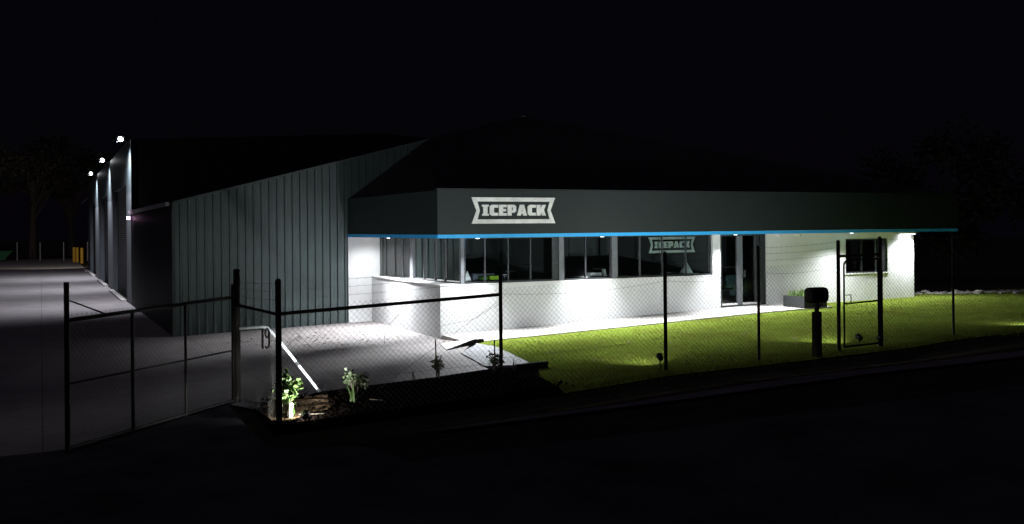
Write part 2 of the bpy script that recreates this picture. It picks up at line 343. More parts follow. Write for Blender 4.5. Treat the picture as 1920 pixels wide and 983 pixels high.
# fascia: front, left, right
FX0, FY0 = 9.45, 23.68
W().box(FX0, 29.4, FY0, 23.76, 2.53, 3.73).build('fascia', M_fascia, ob)
W().prism([(9.45, 23.762), (9.53, 23.762), (9.30, 31.18), (9.22, 31.18)], 2.53, 3.71).build('fascia', M_fascia, ob)
W().box(29.32, 29.4, 23.762, 31.1, 2.53, 3.73).build('fascia', M_fascia, ob)
W().box(FX0 - .006, 29.406, FY0 - .012, 23.755, 2.43, 2.527).build('blue_trim', M_blue, ob)
W().prism([(9.438, 23.757), (9.53, 23.757), (9.30, 31.18), (9.208, 31.18)], 2.43, 2.527).build('blue_trim', M_blue, ob)
W().box(29.32, 29.41, 23.757, 31.1, 2.43, 2.527).build('blue_trim', M_blue, ob)
W().box(FX0 - .02, 29.42, FY0 - .03, 23.80, 3.733, 3.765).build('fascia_cap', M_frame, ob)
rf = W(); a_, b_, c_, d_, e_, f_ = (9.46, 23.77, 3.72), (9.25, 31.17, 3.72), (12.0, 31.14, 5.73), (15.9, 31.14, 6.75), (29.38, 31.17, 3.72), (29.38, 23.77, 3.72)
rf.quad(a_, b_, c_); rf.quad(a_, c_, d_); rf.quad(a_, d_, f_); rf.quad(d_, e_, f_)
rf.build('roof', M_roof, ob)
# windows -------------------------------------------------------
def vbar(x, y, wd, dp, m, name, par, z0=1.112, z1=2.59):
    return MB().box(x - wd / 2, x + wd / 2, y - dp / 2, y + dp / 2, z0, z1).build(name, m, par)
def window(pts_x, y, name='window'):
    x0, x1 = pts_x
    r = MB().box(x0, x1, y - .03, y + .03, 1.112, 1.16).box(x0, x1, y - .03, y + .03, 2.39, 2.59).box(x0, x0 + .045, y - .03, y + .03, 1.16, 2.39).box(x1 - .045, x1, y - .03, y + .03, 1.16, 2.39).build(name, M_frame, ob)
    return r
YW = 25.0
for (x0, x1, mull, extra) in ((10.76, 13.66, ((11.42, M_alum), (12.16, M_frame), (12.89, M_frame)), 0), (13.98, 15.67, ((14.76, M_frame),), 0), (15.86, 19.46, ((16.72, M_alum), (17.56, M_frame), (18.48, M_frame)), 0)):
    wn = window((x0, x1), YW)
    for mx_, mm_ in mull: MB().box(mx_ - .02, mx_ + .02, YW - .025, YW + .025, 1.16, 2.39).build('mullion', mm_, wn)
    MB().quad((x0, YW + .01, 1.14), (x1, YW + .01, 1.14), (x1, YW + .01, 2.42), (x0, YW + .01, 2.42)).build('pane', M_glass, wn)
MB().box(10.66, 10.76, 24.96, 25.08, 1.112, 2.595).build('corner_post', M_grey, ob)
for a, b in ((13.82, 13.98), (15.67, 15.86)): MB().box(a, b, 24.93, 25.07, 1.112, 2.595).build('window_post', M_grey, ob)
MB().box(13.66, 13.82, 24.97, 25.07, 1.112, 2.595).build('window_post', M_fascia, ob)
# side windows along the left face
P0, P1 = Vector((10.68, 25.08, 0)), Vector((10.31, 31.1, 0))
def sp(y): t = (y - P0.y) / (P1.y - P0.y); return P0.lerp(P1, t)
def srect(y0, y1, z0, z1, th, m, name, par, dx=0):
    a, b = sp(y0), sp(y1)
    return MB().prism([(a.x - th / 2 + dx, y0), (a.x + th / 2 + dx, y0), (b.x + th / 2 + dx, y1), (b.x - th / 2 + dx, y1)], z0, z1).build(name, m, par)
for (y0, y1, mull) in ((25.09, 28.22, ((26.04, M_frame), (26.7, M_frame), (27.5, M_frame))), (28.5, 31.08, ((29.15, M_alum), (29.8, M_frame), (30.58, M_frame)))):
    wn = srect(y0, y1, 1.112, 1.15, .06, M_frame, 'window', ob)
    srect(y0, y1, 2.40, 2.59, .06, M_frame, 'frame_head', wn)
    for my, mm_ in mull: srect(my - .035, my + .035, 1.15, 2.40, .06, mm_, 'mullion', wn)
    a, b = sp(y0), sp(y1)
    MB().quad((a.x, y0, 1.15), (b.x, y1, 1.15), (b.x, y1, 2.40), (a.x, y0, 2.40)).build('pane', M_glass, wn)
srect(28.28, 28.5, 1.112, 2.595, .10, M_grey, 'window_post', ob)
# right window with deep dark reveal
wn = MB().box(25.25, 27.28, 24.95, 25.0, .99, 1.04).box(25.25, 27.28, 24.95, 25.0, 2.15, 2.2).box(25.25, 25.31, 24.95, 25.0, 1.04, 2.15).box(27.0, 27.28, 24.93, 25.0, 1.04, 2.15).build('window', M_frame, ob)
MB().box(26.02, 26.10, 24.955, 24.995, 1.04, 2.15).build('mullion', M_frame, wn)
MB().box(26.72, 26.78, 24.955, 24.995, 1.04, 2.15).build('mullion', M_alum, wn)
MB().quad((25.3, 24.985, 1.03), (27.1, 24.985, 1.03), (27.1, 24.985, 2.16), (25.3, 24.985, 2.16)).build('pane', M_glass, wn)
MB().box(25.2, 27.33, 24.87, 24.898, .955, .985).build('window_sill', M_sill, ob)
# door --------------------------------------------------------
dr = MB().box(19.78, 21.68, 24.93, 25.05, -.02, .10).box(19.78, 21.68, 24.93, 25.05, 2.36, 2.59).box(19.78, 19.86, 24.93, 25.05, .10, 2.36).box(21.45, 21.68, 24.93, 25.05, .10, 2.36).build('door', M_frame, ob)
MB().box(20.50, 20.72, 24.94, 25.04, .10, 2.36).build('door_stile', M_grey, dr)
MB().box(21.24, 21.30, 24.94, 25.02, .10, 2.36).build('door_stile', M_alum, dr)
MB().box(21.36, 21.40, 24.94, 25.02, .10, 2.36).build('door_stile', M_alum, dr)
MB().box(19.86, 20.50, 24.935, 25.0, .10, .16).box(20.72, 21.45, 24.935, 25.0, .10, .16).build('door_rail', M_sill, dr)
MB().box(20.74, 20.80, 24.88, 24.92, 1.0, 1.25).box(20.75, 20.79, 24.88, 24.94, 1.0, 1.03).box(20.75, 20.79, 24.88, 24.94, 1.22, 1.25).build('handle', M_alum, dr)
MB().quad((19.84, 24.99, .12), (21.47, 24.99, .12), (21.47, 24.99, 2.38), (19.84, 24.99, 2.38)).build('pane', M_glass, dr)
for i in range(17):
    x = 19.93 + i * .088
    if 20.46 < x < 20.78: continue
    MB().obox((x, 24.98, 1.34 + .012 * (i % 3 == 0)),   .018, .004, .014).build('safety_dot', M_alum, dr)
# soffit lights (fixtures + lamps, some added as fill)
def spot(name, loc, to, power, size, blend=.6, rad=.05, col=(.93, .97, 1.0), parent=None):
    l = bpy.data.lights.new(name, 'SPOT'); l.energy = power; l.spot_size = R(size); l.spot_blend = blend; l.shadow_soft_size = rad; l.color = col
    o = bpy.data.objects.new(name, l); C.objects.link(o); o.location = loc
    o.rotation_euler = (Vector(to) - Vector(loc)).to_track_quat('-Z', 'Y').to_euler()
    if parent: o.parent = parent; o.matrix_parent_inverse = Matrix.Translation(-parent.location)
    return o
def downlight(x, y, pw, dx=0, dy=-2.7, size=136, wash=(0, .95)):
    f = MB().tube((x, y, 2.598), (x, y, 2.415), .06, 16).build('downlight', M_alum, ob)
    MB().tube((x, y, 2.413), (x, y, 2.408), .05, 16).build('lamp_disc', M_lamps, f)
    spot('downlight_lamp', (x + (.2 if wash[0] == 0 else .14), y + (.22 if wash[0] == 0 else .2), 2.565), (x + dx, y + dy, 0), pw, size, .85, .05, parent=ob)
    if wash[1] != .951: spot('wall_wash_lamp', (x, y, 2.395), (x + wash[0], y + wash[1], .3), pw * .26, 78, 1, .05, parent=ob)
downlight(9.62, 28.2, P_SIDE, -.7, -.2, 124, (.35, 0))
MB().tube((9.72, 29.9, 2.598), (9.72, 29.9, 2.57), .06, 16).build('downlight', M_alum, ob)  # fixture and lamp added to brighten the side panel
spot('panel_fill_lamp', (9.72, 29.9, 2.56), (9.8, 30.6, 0), 330, 120, .9, .05, parent=ob)
downlight(10.75, 24.0, P_SOFF)
downlight(14.75, 24.0, P_SOFF * 1.2)
downlight(19.75, 24.1, P_DOOR)
downlight(24.6, 23.98, P_SOFF * .5, 0, -1.5, 157, (0, .951))  # extra downlight added to brighten the right wall and lawn
# corner wall lamp
f = MB().box(27.75, 28.45, 24.62, 24.9, 2.34, 2.42, .015).build('corner_light', M_gutter, ob)
MB().box(27.85, 28.4, 24.66, 24.86, 2.325, 2.338).build('lamp_disc', M_lamps, f)
spot('corner_lamp', (28.2, 24.62, 2.31), (28.2, 24.2, 0), P_CORNER, 160, .9, .08, parent=ob)
# cameras under the soffit
for k, (x, lab) in enumerate(((21.62, 'tiny pale security camera just right of the glass door head'), (22.45, 'tiny dark-tipped security camera under the blue trim above the planter'))):
    t = thing('security_camera', lab, 'security camera', (x, 24.3, 2.59), 'security cameras under the eave')
    MB().tube((x, 24.3, 2.594), (x, 24.3, 2.40), .03, 10).build('mount', M_sill, t)
    MB().tube((x - .07, 24.34, 2.39), (x + .08, 24.2, 2.36), .03, 10).build('body', M_sill, t)
    MB().tube((x + .08, 24.2, 2.36), (x + .095, 24.186, 2.357), .025, 10).build('lens', M_black, t)

# ------------------------------------------------------------------ logo signs
def logo(name, x0, x1, z0, z1, y, m, label, inner=None):
    t = thing(name, label, 'sign', ((x0 + x1) / 2, y, z0))
    Wd, H = x1 - x0, z1 - z0; n = .075 * Wd / 1.55 * 1.2; b = .16 * H
    def X(u): return x0 + u
    zm = (z0 + z1) / 2; nn = .056 * Wd
    outer = [(X(0), z0), (X(Wd), z0), (X(Wd - nn), zm), (X(Wd), z1), (X(0), z1), (X(nn), zm)]
    bx = .068 * Wd; inn = [(X(bx), z0 + b), (X(Wd - bx), z0 + b), (X(Wd - nn - .04 * Wd), zm), (X(Wd - bx), z1 - b), (X(bx), z1 - b), (X(nn + .04 * Wd), zm)]
    bm = MB()
    fo = [bm.bm.verts.new((a, y - .02, c)) for a, c in outer]; fi = [bm.bm.verts.new((a, y - .02, c)) for a, c in inn]
    bo = [bm.bm.verts.new((a, y, c)) for a, c in outer]; bi = [bm.bm.verts.new((a, y, c)) for a, c in inn]
    for i in range(6):
        j = (i + 1) % 6
        bm.bm.faces.new((fo[i], fo[j], fi[j], fi[i])); bm.bm.faces.new((fo[i], bo[i], bo[j], fo[j])); bm.bm.faces.new((fi[i], fi[j], bi[j], bi[i]))
    bm.build('ribbon_border', m, t)
    # lettering: block slab capitals drawn as polygons on a 0..1 high grid
    bar = lambda a, b_, c_, d_: [(a, c_), (b_, c_), (b_, d_), (a, d_)]
    L = {'I': (.52, [[(0, 0), (.52, 0), (.52, .16), (.42, .2), (.10, .2), (0, .16)], bar(.1, .42, .2, .8), [(.1, .8), (.42, .8), (.52, .84), (.52, 1), (0, 1), (0, .84)]]),
         'C': (.66, [[(0, .15), (.16, 0), (.34, 0), (.34, 1), (.16, 1), (0, .85)], bar(.34, .66, 0, .27), bar(.34, .66, .73, 1)]),
         'E': (.6, [bar(0, .32, 0, 1), bar(.32, .6, 0, .23), bar(.32, .55, .385, .615), bar(.32, .6, .77, 1)]),
         'P': (.68, [bar(0, .32, 0, 1), bar(.32, .42, .76, 1), [(.42, .27), (.54, .27), (.68, .42), (.68, .86), (.54, 1), (.42, 1)], bar(.32, .42, .27, .5)]),
         'A': (.78, [[(0, 0), (.3, 0), (.345, .36), (.39, .66), (.22, 1)], [(.22, 1), (.39, .66), (.56, 1)], [(.78, 0), (.56, 1), (.39, .66), (.435, .36), (.48, 0)], [(.325, .18), (.455, .18), (.435, .36), (.345, .36)]]),
         'K': (.74, [bar(0, .32, 0, 1), [(.32, .3), (.44, 0), (.74, 0), (.58, .52), (.32, .52)], [(.32, .52), (.58, .52), (.74, 1), (.44, 1), (.32, .72)]])}
    word = 'ICEPACK'; tot = sum(L[c][0] for c in word) + .06 * 6
    lx0, lx1 = x0 + .12 * Wd, x1 - .115 * Wd; lz0, lz1 = z0 + .30 * H, z1 - .28 * H
    k = (lx1 - lx0) / tot; u = 0; lm = MB()
    for c in word:
        wd, polys = L[c]
        for p in polys:
            lm.vprism([(lx0 + (u + a) * k, lz0 + b_ * (lz1 - lz0)) for a, b_ in p], y - .022, y - .001)
        u += wd + .06
    bmesh.ops.triangulate(lm.bm, faces=lm.bm.faces[:])
    lm.build('lettering', m, t)
    if inner: MB().box(x0 - .05, x1 + .05, y + .001, y + .02, z0 - .05, z1 + .05).build('backing', inner, t)
    return t
logo('logo_sign', 10.43, 13.0, 2.815, 3.53, FY0 - .005, M_silver, 'silver ribbon-shaped sign reading ICEPACK on the dark fascia')
logo('window_sign', 17.21, 19.02, 1.85, 2.36, 25.24, M_decal, 'dim pale green ribbon-shaped ICEPACK sign hanging behind the right office windows')

# ------------------------------------------------------------------ interior things seen through the glass
for (x0, x1, lab) in ((10.95, 13.5, 'dark office desk behind the left front windows, under the high-visibility cloths'), (14.75, 16.6, 'dark office desk behind the middle front windows, under the printer'), (17.1, 19.3, 'dark office desk behind the right front windows, under the ribbon sign')):
    t = thing('desk', lab, 'desk', ((x0 + x1) / 2, 25.8, -.03), 'desks inside the office')
    MB().box(x0, x1, 25.35, 26.15, 1.12, 1.16).build('desk_top', M_int, t)
    for xx in (x0 + .05, x1 - .05): MB().box(xx - .03, xx + .03, 25.4, 26.1, -.03, 1.12).build('leg', M_frame, t)
def tent(name, x, y, z, w_, h, m, lab):
    o = MB().quad((x - w_ / 2, y, z), (x + w_ / 2, y, z), (x + w_ * .1, y + .08, z + h)).quad((x - w_ / 2, y + .18, z), (x + w_ / 2, y + .18, z), (x + w_ * .1, y + .08, z + h)).build(name, m)
    bm_ = bmesh.new(); bm_.from_mesh(o.data); bmesh.ops.solidify(bm_, geom=bm_.faces[:], thickness=.006); bm_.to_mesh(o.data); bm_.free()
    return tag(o, lab, 'folded card')
tent('tent_card', 11.05, 25.4, 1.16, .26, .30, M_silver, 'white triangular folded card inside the glass by the corner post')
tent('tent_card', 18.85, 25.4, 1.16, .42, .36, M_decal, 'pale green triangular folded card standing under the window sign')
tag(MB().box(11.3, 12.0, 25.55, 25.8, 1.16, 1.36, .02).build('storage_box', mat('box_grey', (.16, .17, .22), .7)), 'grey storage box on the desk behind the lime cloths', 'box')
hv = mat('hi_vis_cloth', (.45, .75, .05), .8, nscale=9, amount=.3, bump=.6)
hv2 = mat('green_cloth', (.12, .35, .05), .8, nscale=9, amount=.3, bump=.6)
tag(MB().box(11.72, 12.05, 25.3, 25.48, 1.16, 1.30, .03).build('folded_vest', hv), 'bright lime folded safety vest on the desk by the window', 'safety vest')
tag(MB().box(11.42, 11.66, 25.3, 25.48, 1.16, 1.28, .03).build('folded_cloth', hv2), 'darker green folded cloth left of the lime vest', 'cloth')
tag(MB().obox((12.4, 25.7, 1.30), .2, .02, .02).obox((12.4, 25.75, 1.18), .02, .02, .24).build('desk_lamp', M_silver), 'small pale bar of a desk lamp behind the left front windows', 'desk lamp')
pr = thing('printer', 'white low printer on the desk between the two pale window posts', 'printer', (15.4, 25.6, 1.16))
MB().box(14.85, 15.62, 25.4, 25.75, 1.16, 1.17, .015).build('tray', M_gutter, pr); MB().box(15.2, 15.6, 25.42, 25.8, 1.172, 1.28, .02).build('body', M_gutter, pr)
tag(MB().obox((15.64, 25.34, 1.28), .05, .14, .22, ry=R(-12)).build('paper_sheet', M_sill), 'white upright paper leaning on the window post beside the printer', 'paper')
mo = thing('computer_monitor', 'dark monitor with a pale top edge just right of the wide window post', 'monitor', (14.4, 25.9, 1.16))
MB().box(14.05, 14.55, 25.88, 25.92, 1.2, 1.56, .01).build('screen', M_frame, mo); MB().box(14.27, 14.33, 25.9, 25.96, 1.16, 1.2).build('stand', M_frame, mo); MB().box(14.2, 14.5, 25.86, 25.94, 1.563, 1.58).build('top_edge', M_sill, mo)
pap = MB()
for i, (x, a) in enumerate(((17.4, .2), (18.0, -.3), (18.3, .1))): pap.obox((x * .3 + 12.6, 25.55, 1.17 + .02 * i), .3, .2, .02, rz=a)
tag(pap.build('paper_stack', M_int), 'loose grey papers on the desk left of the green folded card', 'papers')
# office chairs (dim)
def chair(x, y, lab):
    t = thing('office_chair', lab, 'chair', (x, y, -.03), 'office chairs inside')
    MB().box(x - .25, x + .25, y - .25, y + .25, .42, .5, .03).build('seat', M_frame, t); MB().box(x - .22, x + .22, y + .2, y + .27, .6, 1.35, .03).build('backrest', M_frame, t)
    MB().tube((x, y, .06), (x, y, .42), .03).build('stem', M_alum, t)
chair(13.2, 26.7, 'dark office chair with its back above the sill, left of the wide window post'); chair(16.4, 26.7, 'dark office chair right of the printer behind the pale window post')
M_couch = mat('teal_fabric', (.10, .22, .24), .85, nscale=6, amount=.2)
so = thing('sofa', 'dull teal sofa seen through the glass entrance door', 'sofa', (21.6, 27.2, -.03))
MB().box(20.6, 22.6, 26.9, 27.6, .22, .45, .05).build('seat', M_couch, so); MB().box(20.6, 22.6, 27.45, 27.7, .45, .92, .05).build('backrest', M_couch, so); MB().box(22.4, 22.85, 26.85, 27.7, .2, .78, .05).build('armrest', M_couch, so)
for xx in (20.7, 22.7): MB().box(xx - .03, xx + .03, 26.95, 27.01, -.03, .22).build('leg', M_frame, so)
# vertical blinds behind the side windows
bl = thing('vertical_blinds', 'grey vertical blinds hanging inside the left side windows', 'blinds', (10.7, 28, 1.1))
sb = MB(); y = 25.35
while y < 31.0:
    a = sp(y); sb.obox((a.x + .14, y, 1.76), .085, .004, 1.24, rz=R(62 + rnd.uniform(-6, 6))); y += .085
sb.build('slats', mat('blind_fabric', (.42, .44, .46), .8, nscale=2, amount=.1), bl)
MB().prism([(10.78, 25.35), (10.82, 25.35), (10.5, 31.0), (10.46, 31.0)], 2.385, 2.42).build('rail', M_alum, bl)

# ------------------------------------------------------------------ warehouse
wh = thing('warehouse', 'long tall dark corrugated shed with a sloping gable beside the office', 'building', (10, 60, 0))
SX, SY = 3.68, 31.2
def rake(x): return 3.57 + .262 * (x - SX) if x < 15.9 else 6.77 - .262 * (x - 15.9)
cw = MB(); x = SX; prof = []
while x < 16.0:                       # rib-and-pan cladding, rib pitch 0.25 m
    prof += [(x, SY), (x + .165, SY), (x + .18, SY - .07), (x + .225, SY - .07), (x + .25, SY)]; x += .25
pv = None
for (px, py) in prof:
    zb = gz(px, SY) - .03; zt = rake(px)
    cur = (cw.bm.verts.new((px, py, zb)), cw.bm.verts.new((px, py, zt)))
    if pv: cw.bm.faces.new((pv[0], cur[0], cur[1], pv[1]))
    pv = cur
bmesh.ops.remove_doubles(cw.bm, verts=cw.bm.verts, dist=.0001)
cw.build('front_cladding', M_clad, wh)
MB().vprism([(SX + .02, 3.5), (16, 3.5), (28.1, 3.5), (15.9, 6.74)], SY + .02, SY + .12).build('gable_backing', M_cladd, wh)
cw = MB(); y = SY; pv = None          # side wall of the low front part
while y < 46.3:
    for (dy, dx) in ((0, 0), (.165, 0), (.185, -.03), (.23, -.03)):
        yy = y + dy; cur = (cw.bm.verts.new((SX + dx, yy, gz(SX, yy) - .03)), cw.bm.verts.new((SX + dx, yy, 3.55)))
        if pv: cw.bm.faces.new((pv[0], cur[0], cur[1], pv[1]))
        pv = cur
    y += .25
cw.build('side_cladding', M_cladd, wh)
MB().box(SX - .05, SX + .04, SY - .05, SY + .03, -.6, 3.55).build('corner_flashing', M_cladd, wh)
MB().quad((SX - .1, SY - .04, 3.6), (15.9, SY - .04, 6.79), (15.9, 46.3, 6.79), (SX - .1, 46.3, 3.6)).quad((15.9, SY - .04, 6.79), (28.1, SY - .04, 3.6), (28.1, 46.3, 3.6), (15.9, 46.3, 6.79)).build('roof', M_roof, wh)
MB().quad((SX - .02, SY - .06, 3.52), (15.9, SY - .06, 6.72), (15.9, SY - .06, 6.80), (SX - .02, SY - .06, 3.60)).build('barge_flashing', M_cladd, wh)
MB().box(SX - .16, SX - .04, SY + .6, 46.25, 3.48, 3.60).build('gutter', M_gutter, wh)
# tall part behind
MB().vprism([(SX, -.7), (34, -.7), (34, 6.4), (15.9, 7.5), (SX, 6.8)], 46.3, 46.45).build('tall_gable', M_roof, wh)
MB().quad((SX - .05, 46.3, 6.82), (15.9, 46.3, 7.53), (15.9, 91, 7.53), (SX - .05, 91, 6.82)).build('roof', M_roof, wh)
tw = MB()
for (a, b) in ((46.3, 49.3), (58.8, 63.5), (71.5, 78.5), (87, 91)): tw.box(SX, SX + .3, a, b, 4.45, 6.8)
tw.box(SX, SX + .3, 49.3, 58.8, 4.9, 6.8).box(SX, SX + .3, 63.5, 71.5, 4.9, 6.8).box(SX, SX + .3, 78.5, 87, 4.9, 6.8)
tw.build('upper_side_wall', M_pieru, wh)
for (a, b) in ((46.3, 49.3), (58.8, 63.5), (71.5, 78.5), (87, 91)):
    MB().box(SX, SX + .3, a, b, -.8, 4.45).build('wall_pier', M_pier, wh)
for (a, b) in ((49.3, 58.8), (63.5, 71.5), (78.5, 87)):
    rd = MB(); z = -.72
    while z < 4.9:
        rd.quad((SX + .26, a, z), (SX + .26, b, z), (SX + .23, b, z + .05), (SX + .23, a, z + .05)); rd.quad((SX + .23, a, z + .05), (SX + .23, b, z + .05), (SX + .26, b, z + .1), (SX + .26, a, z + .1)); z += .1
    rd.build('roller_door', M_roller, wh)
MB().box(SX, 34, 91, 91.2, -.8, 6.8).build('rear_wall', M_roof, wh)
MB().box(3.3, 3.66, 88.0, 91.4, -.74, -.62).build('door_apron', M_path, wh)
for (a, b) in ((49.4, 58.7), (63.6, 71.4), (78.6, 86.9)): MB().box(3.42, 3.66, a, b, -.72, -.6).build('door_apron', M_path, wh)
vt = thing('roof_vent', 'small dark ventilator dome on the black shed roof', 'roof vent', (11.57, 50, 7.1))
MB().tube((11.57, 50, 7.2), (11.57, 50, 7.5), .14, 12).build('neck', M_roof, vt); MB().tube((11.57, 50, 7.5), (11.57, 50, 7.7), .26, 12, .12).build('turbine', M_roof, vt)
# wall floodlights
flab = ('nearest and largest-looking white floodlight high on the shed wall', 'middle white floodlight of the three along the shed wall', 'farthest white floodlight of the three along the shed wall')
for k, y in enumerate((46.9, 61.3, 75.6)):
    t = thing('floodlight', flab[k], 'floodlight', (3.5, y, 6.85), 'floodlights on the shed wall')
    MB().tube((3.68, y, 6.72), (3.38, y, 6.86), .03).build('bracket', M_frame, t)
    MB().obox((3.28, y, 6.90), .34, .10, .28, rx=R(28), rz=R(-12)).build('housing', M_frame, t)
    MB().tube((3.275, y - .05, 6.88), (3.262, y - .075, 6.862), .115, 18, .085).build('lens', M_lamp, t)
    spot('flood_lamp', (3.22, y - .16, 6.74), (1.2, y + 2.0, 0), P_FLOOD, 136, 1, .12, (.86, .89, 1.0), t)
t = thing('wall_light', 'tiny pink-white wall light below the gutter end of the shed', 'wall light', (3.6, 45.6, 3.3))
MB().box(3.5, 3.66, 45.5, 45.66, 3.2, 3.36).build('housing', M_frame, t); MB().obox((3.47, 45.42, 3.27), .12, .1, .13).build('lens', M_pink, t)
l = bpy.data.lights.new('pink_lamp', 'POINT'); l.energy = 3; l.color = (1, .5, .85); l.shadow_soft_size = .1; o = bpy.data.objects.new('pink_lamp', l); C.objects.link(o); o.location = (3.25, 45.3, 3.25); o.parent = t; o.matrix_parent_inverse = Matrix.Translation(-t.location)
# far corner lamp lighting the rear yard
t = thing('yard_light', 'faint lamp bracket at the far end of the shed wall', 'wall light', (3.4, 91.5, 6.0))
MB().tube((3.66, 90.8, 5.6), (3.3, 91.4, 5.2), .03).build('bracket', M_gutter, t); MB().obox((3.2, 91.6, 5.15), .3, .3, .1).build('housing', M_frame, t)
spot('yard_lamp', (3.1, 91.8, 5.05), (-1, 112, -.7), P_FAR, 70, .6, .1, (1, .95, .85), t)

# ------------------------------------------------------------------ fences
def post(x, y, z0, z1, r, parent, name='post'):
    o = MB().tube((x, y, z0), (x, y, z1 - .03), r, 12).tube((x, y, z1 - .032), (x, y, z1), r * 1.08, 12, r * .6).build(name, M_galv, parent); return o
def chain(p, q, z0f, z1f, par, sp_=.092, r=.0021, name='wire_mesh'):
    p, q = Vector((*p, 0)), Vector((*q, 0)); Ln = (q - p).length; d = (q - p) / Ln; mb = MB(); nrm = Vector((-d.y, d.x, 0))
    H = 1.75; k = -H
    def P(s, h, o): 
        c = p + d * s; a, b = z0f(c.x), z1f(c.x); return Vector((c.x, c.y, a + (b - a) * h / H)) + nrm * o
    while k < Ln + H:
        for sg in (1, -1):
            s0, s1 = k, k + sg * H; h0, h1 = 0, H
            lo, hi = min(s0, s1), max(s0, s1)
            if hi <= 0 or lo >= Ln: continue
            def cl(s): return (s - k) * sg
            a, b = max(lo, 0), min(hi, Ln)
            mb.tube(P(a, cl(a), .002 * sg), P(b, cl(b), .002 * sg), r, 3, cap=False)
        k += sp_ + rnd.uniform(-.006, .006)
    return mb.build(name, M_wire, par)
def barb(p, q, z, par, sag=.03, r=.0024):
    p, q = Vector(p), Vector(q); n = max(4, int((q - p).length / .35)); pts = []
    for i in range(n + 1):
        t = i / n; v = p.lerp(q, t); v.z -= sag * 4 * t * (1 - t); pts.append(v)
    mb = MB().path(pts, r, 3)
    for i in range(int((q - p).length / .13)):
        t = (i + .5) * .13 / (q - p).length; v = p.lerp(q, t); v.z -= sag * 4 * t * (1 - t); a = rnd.uniform(0, 3)
        mb.tube(v + Vector((.012 * math.cos(a), 0, .016)), v - Vector((.012 * math.cos(a), 0, .016)), .0018, 3)
    return mb.build('barbed_wire', M_wire, par)
FY = 14.5
ff = thing('chain_link_fence', 'rusty chain-link fence with dark posts in front of the lawn and driveway', 'fence', (9, FY, 0))
tops = {3.2: 1.96, 6.91: 2.06, 10.25: 2.24, 12.43: 2.31, 14.52: 2.39}
post(3.2, FY, -.4, 1.96, .046, ff); post(6.91, FY, -.3, 2.06, .032, ff); post(10.25, FY, -.1, 2.24, .034, ff); post(12.43, FY, -.05, 2.31, .028, ff); post(14.50, FY, 0, 2.39, .038, ff)
post(3.11, 17.4, -.6, 2.01, .06, ff); post(3.02, 17.3, -.6, 1.75, .03, ff)
MB().tube((3.11, 17.4, 1.37), (3.2, FY, 1.42), .026).build('rail', M_galv, ff)
MB().tube((3.2, FY, 1.43), (6.91, FY, 1.58), .028).build('rail', M_galv, ff)
mt = lambda x: lerp(x, [(3.2, 1.52), (6.91, 1.69), (10.25, 1.80), (14.5, 1.98), (20, 2.05)])
mbz = lambda x: gz(x, FY) + .03
chain((3.2, FY), (14.5, FY), mbz, mt, ff)
chain((3.11, 17.38), (3.2, FY), lambda x: -.25, lambda x: 1.42, ff)
for k, dz in enumerate((.13, .26, .38)):
    xs_ = [3.2, 6.91, 10.25, 12.43, 14.5]
    for a, b in zip(xs_, xs_[1:]): barb((a, FY, mt(a) + dz), (b, FY, mt(b) + dz), 0, ff)
    barb((3.11, 17.4, 1.42 + dz), (3.2, FY, mt(3.2) + dz), 0, ff)
for a, b in ((6.91, 10.25), (10.25, 12.43), (12.43, 14.5)):
    barb((a, FY - .02, mt(a) - .1), (b, FY - .02, mt(b) - .1), 0, ff, .08)
for a, b in ((3.2, 6.91), (6.91, 10.25), (10.25, 12.43)): barb((a, FY - .02, mbz(a) + .62), (b, FY - .02, mbz(b) + .55), 0, ff, .02)
MB().path([(6.9, FY - .04, 1.5), (5.9, FY - .05, .9), (4.7, FY - .04, .15)], .003, 4).build('brace_wire', M_wire, ff)
MB().path([(6.9, FY - .05, 1.45), (6.4, FY - .06, 1.2), (5.7, FY - .05, 1.1)], .003, 4).build('brace_wire', M_wire, ff)
MB().path([(5.1, FY - .05, 1.35), (4.85, FY - .06, 1.12), (4.85, FY - .05, .9)], .003, 4).build('brace_wire', M_wire, ff)
fr = thing('chain_link_fence', 'chain-link fence with one thin post on the far right beyond the walk gate', 'fence', (18, FY, 0))
post(15.66, FY, 0, 2.45, .04, fr); post(17.85, FY, 0, 2.46, .026, fr); post(21.2, FY, .1, 2.6, .026, fr)
MB().tube((15.66, FY, 0), (15.66, FY, 1.75), .054, 12).build('post_sleeve', M_galv, fr)
chain((15.66, FY), (24, FY), mbz, lambda x: mt(x), fr)
for dz in (.13, .26, .38): barb((15.66, FY, mt(15.66) + dz), (24, FY, mt(20) + dz + .1), 0, fr)
# walk gate
wg = thing('walk_gate', 'dark pipe-frame pedestrian gate between two tall fence posts', 'gate', (15.08, FY, 0))
gy = FY - .03
MB().path([(14.62, gy, .2), (14.62, gy, 1.88), (14.65, gy, 1.94), (14.71, gy, 1.97), (15.58, gy, 1.99), (15.58, gy, .24), (14.62, gy, .22)], .02, 10).build('gate_frame', M_galv, wg)
MB().tube((14.62, gy, 1.09), (15.58, gy, 1.12), .017).build('mid_rail', M_galv, wg)
MB().path([(14.64, gy - .03, 1.27), (14.78, gy - .03, 1.27), (14.78, gy - .03, 1.08)], .01, 6).build('latch', M_galv, wg)
MB().tube((15.6, gy - .05, .35), (15.6, gy + .05, .35), .05).build('hinge', M_galv, wg)
chain((14.62, gy), (15.58, gy), lambda x: .22, lambda x: 1.97, wg)
MB().tube((14.5, FY, 2.06), (15.66, FY, 2.08), .026).build('head_bar', M_galv, ff)
